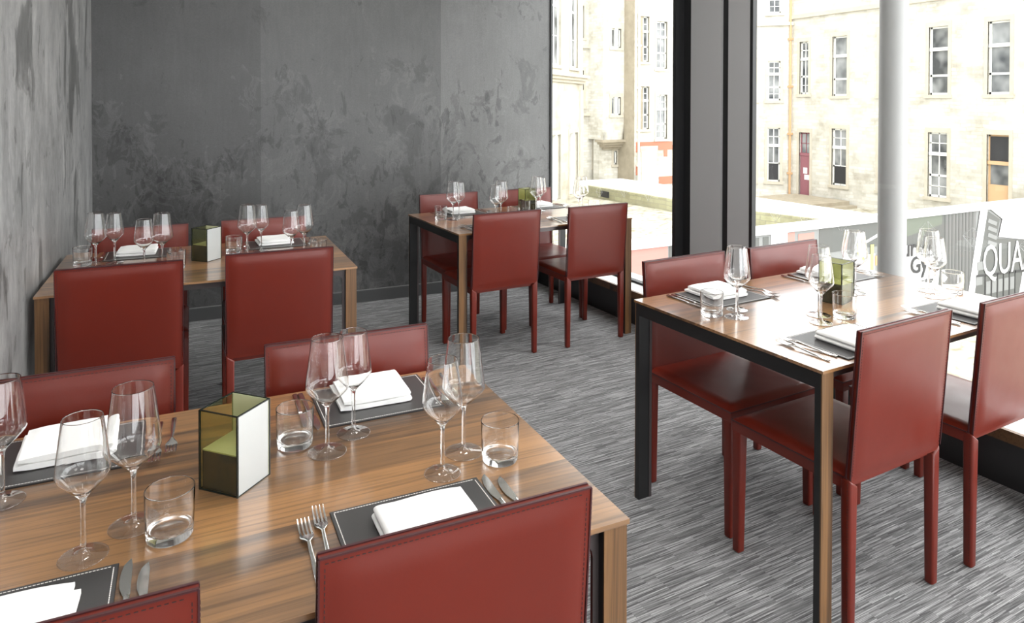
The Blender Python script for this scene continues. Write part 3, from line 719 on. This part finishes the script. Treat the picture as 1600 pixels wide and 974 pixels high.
        for i in range(4): bm.faces.new([A[i], A[(i+1) % 4], B[(i+1) % 4], B[i]])
        bmesh.ops.recalc_face_normals(bm, faces=bm.faces); bevel(bm, .005, 3, 60)
        obj('leg', bm, M_leather, t, 50)
    return t

# ------------------------------------------------------------------ tables
TL, TW, TH = 1.2135, 0.8046, 0.74
def make_table(label):
    t = thing('dining_table', label, 'table', (0, 0, 0), 0, 'walnut dining tables')
    bm = bmesh.new(); box(bm, 0, TL, 0, TW, TH-.009, TH); bevel(bm, .0012, 1)
    obj('tabletop', bm, M_wood, t)
    lw, ld = .047, .024
    for (x0, x1) in ((.003, .003+lw), (TL-.003-lw, TL-.003)):
        for (y0, y1, outer) in ((.004, .004+ld, 0), (TW-.004-ld, TW-.004, 1)):
            bm = bmesh.new(); box(bm, x0, x1, y0+(0 if outer else .004), y1-(.004 if outer else 0), 0, TH-.009); bevel(bm, .001, 1)
            lg = obj('leg', bm, M_black, t)
            bm = bmesh.new(); yy = (y0, y0+.004) if not outer else (y1-.004, y1)
            box(bm, x0, x1, yy[0], yy[1], 0, TH-.0095); bevel(bm, .0008, 1); obj('wood_facing', bm, M_woodv, lg)
    for (x0, x1) in ((.003, .023), (TL-.023, TL-.003)):
        bm = bmesh.new(); box(bm, x0, x1, .004+ld, TW-.004-ld, TH-.054, TH-.0092); obj('end_rail', bm, M_black, t)
    for y0 in (.022, TW-.030):
        bm = bmesh.new()     # steel arch behind the wood: rail with filleted corners
        a, b, zt, zb, th, r = .050, TL-.050, TH-.0093, TH-.036, .012, .028
        pts = [(a, 0), (a, zt), (b, zt), (b, 0), (b-th, 0), (b-th, zb-r)]
        pts += [(b-th-r+r*math.cos(R(q_)), zb-r+r*math.sin(R(q_))) for q_ in (22, 45, 68)] + [(b-th-r, zb), (a+th+r, zb)]
        pts += [(a+th+r+r*math.cos(R(q_)), zb-r+r*math.sin(R(q_))) for q_ in (112, 135, 158)] + [(a+th, zb-r), (a+th, 0)]
        A = [bm.verts.new((p_[0], y0, p_[1])) for p_ in pts]; B = [bm.verts.new((p_[0], y0+.008, p_[1])) for p_ in pts]
        n_ = len(pts); f1 = bm.faces.new(A); f2 = bm.faces.new(B[::-1])
        for i in range(n_): bm.faces.new([A[i], B[i], B[(i+1) % n_], A[(i+1) % n_]])
        bm.normal_update(); bmesh.ops.triangulate(bm, faces=[f1, f2])
        obj('side_rail', bm, M_rail, t)
    return t
TABLES = [  # origin (near-left corner), rotation, description
    dict(o=(-0.472, 1.040), r=-.03273, n='foreground table', lab='large walnut dining table in the near left foreground'),
    dict(o=(1.504, 3.618), r=.03056, n='far window table', lab='walnut dining table with black end frame in the far window corner'),
    dict(o=(1.621, 1.319), r=.04178, n='right table', lab='sunlit walnut dining table with black end frame at the right window'),
    dict(o=(-0.411, 3.152), r=-.03962, n='left wall table', lab='walnut dining table standing against the rough left wall'),
]
for T in TABLES: T['c'], T['s'] = math.cos(T['r']), math.sin(T['r'])
def tw(T, x, y, z=TH): return (T['o'][0] + x*T['c'] - y*T['s'], T['o'][1] + x*T['s'] + y*T['c'], z)
first = None
for T in TABLES:
    if first is None: first = make_table(T['lab']); tb = first; tb.location = tw(T, 0, 0, 0); tb.rotation_euler = (0, 0, T['r'])
    else: tb = dup(first, tw(T, 0, 0, 0), T['r'], T['lab'])

CH = [ # table index, world x/y of the backrest top centre, far?, label
    (0, (-.168, .975), 0, 'red leather chair at bottom edge, only its top corner showing by the napkin'),
    (0, (.410, .950), 0, 'red leather chair seen from behind at the very front, closest to the viewer'),
    (0, (-.175, 1.907), 1, 'red leather chair at the far left side of the foreground table'),
    (0, (.462, 1.880), 1, 'red leather chair across the foreground table behind the napkin and olive box'),
    (1, (1.790, 3.570), 0, 'red leather chair seen from behind at the far window table, left one'),
    (1, (2.410, 3.570), 0, 'red leather chair seen from behind at the far window table, nearest the sill'),
    (1, (1.800, 4.520), 1, 'red leather chair facing us against the dark wall, left end of the far window table'),
    (1, (2.395, 4.520), 1, 'red leather chair facing us in the window corner beside the black frame'),
    (2, (1.922, 1.270), 0, 'red leather chair seen from behind at the front of the right table'),
    (2, (2.507, 1.280), 0, 'red leather chair cut off by the right edge of the photo'),
    (2, (1.915, 2.235), 1, 'red leather chair across the right table, seat visible beside the black leg'),
    (2, (2.477, 2.240), 1, 'red leather chair across the right table, just right of the grey pier'),
    (3, (-.120, 3.050), 0, 'red leather chair seen from behind at the left wall table, nearest that wall'),
    (3, (.467, 3.050), 0, 'red leather chair seen from behind at the left wall table, nearer the room centre'),
    (3, (-.065, 3.985), 1, 'red leather chair facing us behind the left wall table, beside the rough wall'),
    (3, (.522, 3.98), 1, 'red leather chair facing us behind the left wall table, right of the olive box'),
]
c0 = None
for (ti, (cx, cy_), far, lab) in CH:
    rz = TABLES[ti]['r'] + (math.pi if far else 0)
    off = .034                                 # top of the backrest leans this far behind the feet
    dy = off if not far else -off
    loc = (cx - math.sin(TABLES[ti]['r'])*dy, cy_ + math.cos(TABLES[ti]['r'])*dy, 0)
    if c0 is None: c0 = make_chair(lab, 'red leather chairs'); c0.location = loc; c0.rotation_euler = (0, 0, rz)
    else: dup(c0, loc, rz, lab)

# ------------------------------------------------------------------ tableware prototypes
def make_wineglass(label, big):
    t = thing('wine_glass', label, 'wine glass', (0, 0, 0), 0, 'stemmed wine glasses')
    if big: H_, rr, rb, zb, z0, rf = .240, .0325, .0445, .135, .098, .040
    else: H_, rr, rb, zb, z0, rf = .226, .0295, .0395, .134, .097, .0365
    wt = .0011
    foot = lathe([(0, .0005), (rf-.003, .0005), (rf-.0015, .0005), (rf-.0003, .0010), (rf, .0016), (rf-.0006, .0022), (rf-.002, .0025), (.020, .0040), (.0095, .0072), (.0056, .0125), (.0044, .019)], 48)
    glass_obj('foot', foot, M_foot, t, 80)
    stem = lathe([(.0044, .019), (.0040, .03), (.0038, .055), (.0039, .080), (.0044, .090), (.0058, z0-.001)], 24); glass_obj('stem', stem, M_glass, t, 80)
    out = [(.0058, z0-.001), (.0095, z0+.0035), (.32*rb, z0+.0075), (.58*rb, z0+.0175), (.82*rb, zb-.0088), (.94*rb, zb-.0030), (rb, zb+.003), (rb*.995, zb+.010), (rb*.975, zb+.02)]
    m_ = 7
    for k in range(1, m_+1):
        f_ = k/m_; z = zb+.02 + (H_-zb-.02)*f_; out.append((rb*.975 + (rr-rb*.975)*(f_**1.0), z))
    zr = H_-.0008; out.insert(-1, (rr+(rb*.975-rr)*(.0008/(H_-zb-.02)), zr))
    inn = [(r-wt, z) for r, z in out[::-1]]
    inn = [(r, z) for r, z in inn if z > z0+.011]
    prof = out + [(rr-wt*.5, H_+.0006)] + inn + [(.30*rb, z0+.0085), (.12*rb, z0+.0055), (0, z0+.005)]
    glass_obj('bowl', lathe(prof, 56), M_glass, t, 80)
    return t
def make_tumbler(label):
    bm = lathe([(0, .0005), (.030, .0005), (.0325, .0006), (.0350, .0018), (.0362, .0045), (.0366, .008), (.0375, .02), (.0385, .05), (.0391, .0808), (.0391, .0820), (.0386, .0827), (.0381, .0820), (.0380, .0808), (.0372, .05), (.0360, .024), (.0352, .0185), (.0335, .0160), (.028, .0145), (.015, .0125), (0, .0120)], 56)
    o = glass_obj('glass_tumbler', bm, M_glass, None, 60); tag(o, label, 'glass', 'water tumblers'); return o
def make_mat(label):
    t = thing('placemat', label, 'placemat', (0, 0, 0), 0, 'dark leather placemats')
    hw, hd = .140, .108
    obj('leather_panel', bbox(-hw, hw, -hd, hd, 0, .0032, .0012, 2), M_mat, t)
    bm = bmesh.new()
    zz = .0033; e = .006
    for a, b in (((-hw+e, -hd+e, zz), (hw-e, -hd+e, zz)), ((-hw+e, hd-e, zz), (hw-e, hd-e, zz)), ((-hw+e, -hd+e, zz), (-hw+e, hd-e, zz)), ((hw-e, -hd+e, zz), (hw-e, hd-e, zz))):
        dash_line(bm, a, b, (0, 0, 1), .0052, .0038, .0015, .0003)
    obj('white_stitching', bm, M_white_thread, t)
    bm = bmesh.new()
    for (a, b, c, d_) in ((-hw-.0006, hw+.0006, -hd-.0006, -hd+.0004), (-hw-.0006, hw+.0006, hd-.0004, hd+.0006), (-hw-.0006, -hw+.0004, -hd, hd), (hw-.0004, hw+.0006, -hd, hd)): box(bm, a, b, c, d_, 0, .0026)
    obj('edge_band', bm, M_matedge, t)
    return t
def fold_slab(bm, x0, x1, y0, y1, z0, th, seedv, fold=-1):
    """soft slab of folded linen: rounded fold on the side given by fold, thinner cut edge on the other"""
    nx, ny = 22, 12; T_, B_ = [], []
    for j in range(ny+1):
        rt, rb_ = [], []
        for i in range(nx+1):
            u, v_ = i/nx, j/ny
            uu = .5-.5*math.cos(math.pi*u); x = x0 + (x1-x0)*uu; y = y0 + (y1-y0)*v_
            e = (uu if fold < 0 else 1-uu)*(x1-x0); e2 = (1-uu if fold < 0 else uu)*(x1-x0)
            prof = math.sqrt(max(0, 1-(1-min(1, e/(th*.55)))**2)) * (.55+.45*sm(e2/.03)) * (.80+.20*sm(min(y-y0, y1-y)/.006))
            nz = noise.noise(Vector((x*14+seedv, y*14, seedv)))*.0024 + noise.noise(Vector((x*40, y*40+seedv, seedv)))*.0008
            ex = noise.noise(Vector((seedv, y*18, 1.5)))*.003 ; ey = noise.noise(Vector((x*16, seedv, 4.5)))*.0025*(1 if j in (0, ny) else 0)
            rt.append(bm.verts.new((x+ex, y+ey, z0 + th*.5 + th*.5*prof + nz*prof))); rb_.append(bm.verts.new((x+ex, y+ey, z0 + th*.5 - th*.5*prof)))
        T_.append(rt); B_.append(rb_)
    for j in range(ny):
        for i in range(nx):
            bm.faces.new([T_[j][i], T_[j][i+1], T_[j+1][i+1], T_[j+1][i]]); bm.faces.new([B_[j+1][i], B_[j+1][i+1], B_[j][i+1], B_[j][i]])
    for j in range(ny):
        bm.faces.new([B_[j][0], T_[j][0], T_[j+1][0], B_[j+1][0]]); bm.faces.new([T_[j][-1], B_[j][-1], B_[j+1][-1], T_[j+1][-1]])
    for i in range(nx):
        bm.faces.new([B_[0][i], B_[0][i+1], T_[0][i+1], T_[0][i]]); bm.faces.new([T_[-1][i], T_[-1][i+1], B_[-1][i+1], B_[-1][i]])
def make_napkin(label, seedv):
    bm = bmesh.new()
    fold_slab(bm, -.086, .086, -.078, .078, 0, .014, seedv, -1)
    fold_slab(bm, -.084, .078, -.070, .076, .013, .014, seedv+5, -1)
    o = obj('folded_napkin', bm, M_linen, None, 70); return tag(o, label, 'napkin', 'folded white napkins')
def cutlery_shape(stations, m=10):
    """stations: (y, halfwidth, thickness, z) -> lofted bar with oval section"""
    bm = bmesh.new(); rings = []
    for (y, hw, th, z) in stations:
        rings.append([bm.verts.new((hw*math.cos(2*math.pi*k/m), y, z + th*.5*math.sin(2*math.pi*k/m))) for k in range(m)])
    for A, B in zip(rings, rings[1:]):
        for k in range(m): bm.faces.new([A[k], A[(k+1) % m], B[(k+1) % m], B[k]])
    bm.faces.new(rings[0][::-1]); bm.faces.new(rings[-1]); return bm
def make_fork(label, L_=.205):
    t = thing('table_fork', label, 'fork', (0, 0, 0), 0, 'stainless forks')
    k = L_/.205
    obj('handle', cutlery_shape([(-.205*k, .0045, .003, .0025), (-.203*k, .0055, .0045, .003), (-.15*k, .0046, .005, .0035), (-.10*k, .0034, .0045, .006), (-.075*k, .0030, .004, .0085)]), M_steel, t, 50)
    hb = cutlery_shape([(-.075*k, .0030, .004, .0085), (-.065*k, .0075, .003, .0075), (-.057*k, .0112, .0026, .0058), (-.048*k, .0118, .0024, .0045)])
    for q_ in range(4):
        x = -.0093 + .0062*q_
        sec = [(-.049*k, .0018, .0045), (-.03*k, .0015, .0035), (-.012*k, .0013, .0055), (0, .0006, .0095)]
        prev = None
        for (y, hw, z) in sec:
            ring = [hb.verts.new(c) for c in ((x-hw, y, z-.0009), (x+hw, y, z-.0009), (x+hw, y, z+.0009), (x-hw, y, z+.0009))]
            if prev:
                for i in range(4): hb.faces.new([prev[i], prev[(i+1) % 4], ring[(i+1) % 4], ring[i]])
            else: hb.faces.new(ring[::-1])
            prev = ring
        hb.faces.new(prev)
    obj('head', hb, M_steel, t, 50)
    return t
def make_knife(label, L_=.215):
    t = thing('table_knife', label, 'knife', (0, 0, 0), 0, 'stainless knives'); k = L_/.215
    obj('handle', cutlery_shape([(-.215*k, .0055, .005, .0035), (-.212*k, .0068, .0065, .0038), (-.16*k, .0055, .0065, .0038), (-.105*k, .0044, .006, .0035), (-.092*k, .0048, .005, .0033)]), M_steel, t, 50)
    bm = bmesh.new()
    out = [(-.0048, -.092*k), (-.0075, -.082*k), (-.0105, -.070*k), (-.0118, -.052*k), (-.0110, -.032*k), (-.0075, -.012*k), (-.001, -.001), (.0022, 0), (.0045, -.02*k), (.0048, -.06*k), (.0048, -.092*k)]
    A = [bm.verts.new((x, y, .0026 if x > 0 else .0020)) for x, y in out]; B = [bm.verts.new((x, y, .0040 if x > 0 else .0026)) for x, y in out]
    bm.faces.new(A[::-1]); bm.faces.new(B)
    for i in range(len(out)): bm.faces.new([A[i], A[(i+1) % len(out)], B[(i+1) % len(out)], B[i]])
    obj('blade', bm, M_steel, t, 30)
    return t
def make_box(label, a, rz, loc):
    """square-section candle box: olive glass sides, one mirrored side, smoked lower half"""
    t = thing('mirrored_glass_box', label, 'candle box', loc, rz, 'mirrored olive glass boxes')
    h, Hh, tk = a/2, .150, .003
    bm = bmesh.new(); box(bm, -h, h, -h, -h+tk, .001, Hh); obj('olive_panel', bm, M_olive, t)      # front (local -y)
    bm = bmesh.new(); box(bm, -h, -h+tk, -h+tk, h-tk, .001, Hh); obj('olive_panel', bm, M_olive, t)  # left
    bm = bmesh.new(); box(bm, -h, h, h-tk, h, .001, Hh); obj('back_panel', bm, M_olivelining, t)   # rear
    bm = bmesh.new(); box(bm, h-tk, h, -h+tk, h-tk, .001, Hh); pm = obj('white_mirror_panel', bm, M_brightmirror, t)      # right: mirror side, its bright reflection painted as white
    bm = bmesh.new(); box(bm, h-tk-.001, h-tk-.0001, -h+tk, h-tk, .076, Hh-.001); obj('olive_lining', bm, M_olivelining, pm)
    bm = bmesh.new(); box(bm, -h+tk+.0004, h-tk-.0015, -h+tk+.0004, h-tk-.0004, .002, .073); obj('lower_block', bm, M_smoke, t)
    bm = bmesh.new(); box(bm, -h+tk+.0004, h-tk-.0015, -h+tk+.0004, h-tk-.0004, .0732, .0758); obj('inner_floor', bm, M_olivelining, t)
    bm = bmesh.new(); e = .0016
    for (sx, sy) in ((-1, -1), (1, -1), (1, 1), (-1, 1)): box(bm, sx*h-e, sx*h+e, sy*h-e, sy*h+e, 0, Hh+.0006)
    for (zz) in (.0, Hh-.001):
        box(bm, -h, h, -h-e*.6, -h+e, zz, zz+.0022); box(bm, -h, h, h-e, h+e*.6, zz, zz+.0022); box(bm, -h-e*.6, -h+e, -h, h, zz, zz+.0022); box(bm, h-e, h+e*.6, -h, h, zz, zz+.0022)
    obj('edge_beading', bm, M_blackglass, t)
    return t

protos = {}
def place(kind, maker, loc, rz, label):
    if kind not in protos:
        o = maker(label); protos[kind] = o; o.location = loc; o.rotation_euler = (0, 0, rz); return o
    return dup(protos[kind], loc, rz, label)

SEATS = {  # table-relative: seat centre x; near or far
    0: [(.270, 0), (.878, 0), (.290, 1), (.930, 1)],
    1: [(.290, 0), (.905, 0), (.325, 1), (.930, 1)],
    2: [(.277, 0), (.928, 0), (.322, 1), (.960, 1)],
    3: [(.268, 0), (.878, 0), (.310, 1), (.940, 1)],
}
SN = {0: {(0, 0): 'in the near left corner of the foreground table', (1, 0): 'before the front chair of the foreground table', (2, 1): 'on the far left of the foreground table', (3, 1): 'on the far right of the foreground table'},
      1: {(0, 0): 'on the near left of the far window table', (1, 0): 'on the near sill side of the far window table', (2, 1): 'on the back left of the far window table', (3, 1): 'on the back sill side of the far window table'},
      2: {(0, 0): 'at the near left seat of the right table', (1, 0): 'on the near sill side of the right table', (2, 1): 'at the far left seat of the right table', (3, 1): 'behind the olive box on the right table'},
      3: {(0, 0): 'on the near wall side of the left table', (1, 0): 'on the near right of the left wall table', (2, 1): 'on the far wall side of the left table', (3, 1): 'on the far right of the left wall table'}}
HIDE = set()
for ti, T in enumerate(TABLES):
    for si, (sx, far) in enumerate(SEATS[ti]):
        s = SN[ti][(si, far)]
        sg = -1 if far else 1
        rz = T['r'] + (math.pi if far else 0)
        def L_(dx, dyn):      # dx to the sitter's right, dyn distance from the sitter's table edge
            return (sx + sg*dx, (TW - dyn) if far else dyn)
        jx = random.uniform(-.004, .004)
        def pos(dx, dyn, z=TH): a_, b_ = L_(dx, dyn); return tw(T, a_, b_, z)
        A_ = lambda d=0: rz + R(d)
        key = (ti, si)
        def P_(kind, maker, dx, dyn, z, rot, label):
            if (ti, si, kind) in HIDE: return
            place(kind, maker, pos(dx, dyn, z), A_(rot), label)
        P_('mat', make_mat, 0, .127, TH+.0002, 0, f'charcoal stitched leather placemat {s}')
        P_('napkin', (lambda l: make_napkin(l, 3.3)), .006, .100, TH+.0040, random.uniform(-4, 4), f'white folded napkin {s}')
        P_('fork', make_fork, -.158, .255, TH+.0003, random.uniform(-3, 3), f'larger fork by the placemat {s}')
        P_('small fork', (lambda l: make_fork(l, .185)), -.188, .225, TH+.0003, random.uniform(-3, 3), f'outer smaller fork {s}')
        P_('knife', make_knife, .156, .238, TH+.0003, random.uniform(-3, 3), f'broad knife by the placemat {s}')
        P_('small knife', (lambda l: make_knife(l, .195)), .181, .218, TH+.0003, random.uniform(-3, 3), f'outer smaller knife {s}')
        P_('small glass', (lambda l: make_wineglass(l, False)), .087, .281, TH, 0, f'smaller stemmed wine glass {s}')
        P_('large glass', (lambda l: make_wineglass(l, True)), .155, .342, TH, 0, f'taller wide wine glass {s}')
        P_('tumbler', make_tumbler, .212, .283, TH, 0, f'clear water tumbler {s}')
for ti, (bx, by, rot, lab) in enumerate([(.593, .420, -45, 'mirrored olive glass candle box in the middle of the foreground table'), (.775, .585, 3, 'small olive glass candle box on the far window table'),
                                     (.640, .425, 8, 'olive glass candle box behind the wine glasses on the right table'), (.605, .430, -45, 'mirrored olive glass candle box on the left wall table')]):
    T = TABLES[ti]
    if ti == 0: bx0 = make_box(lab, .088, T['r']+R(rot), tw(T, bx, by))
    else: dup(bx0, tw(T, bx, by), T['r']+R(rot), lab)
# shelter: nothing further
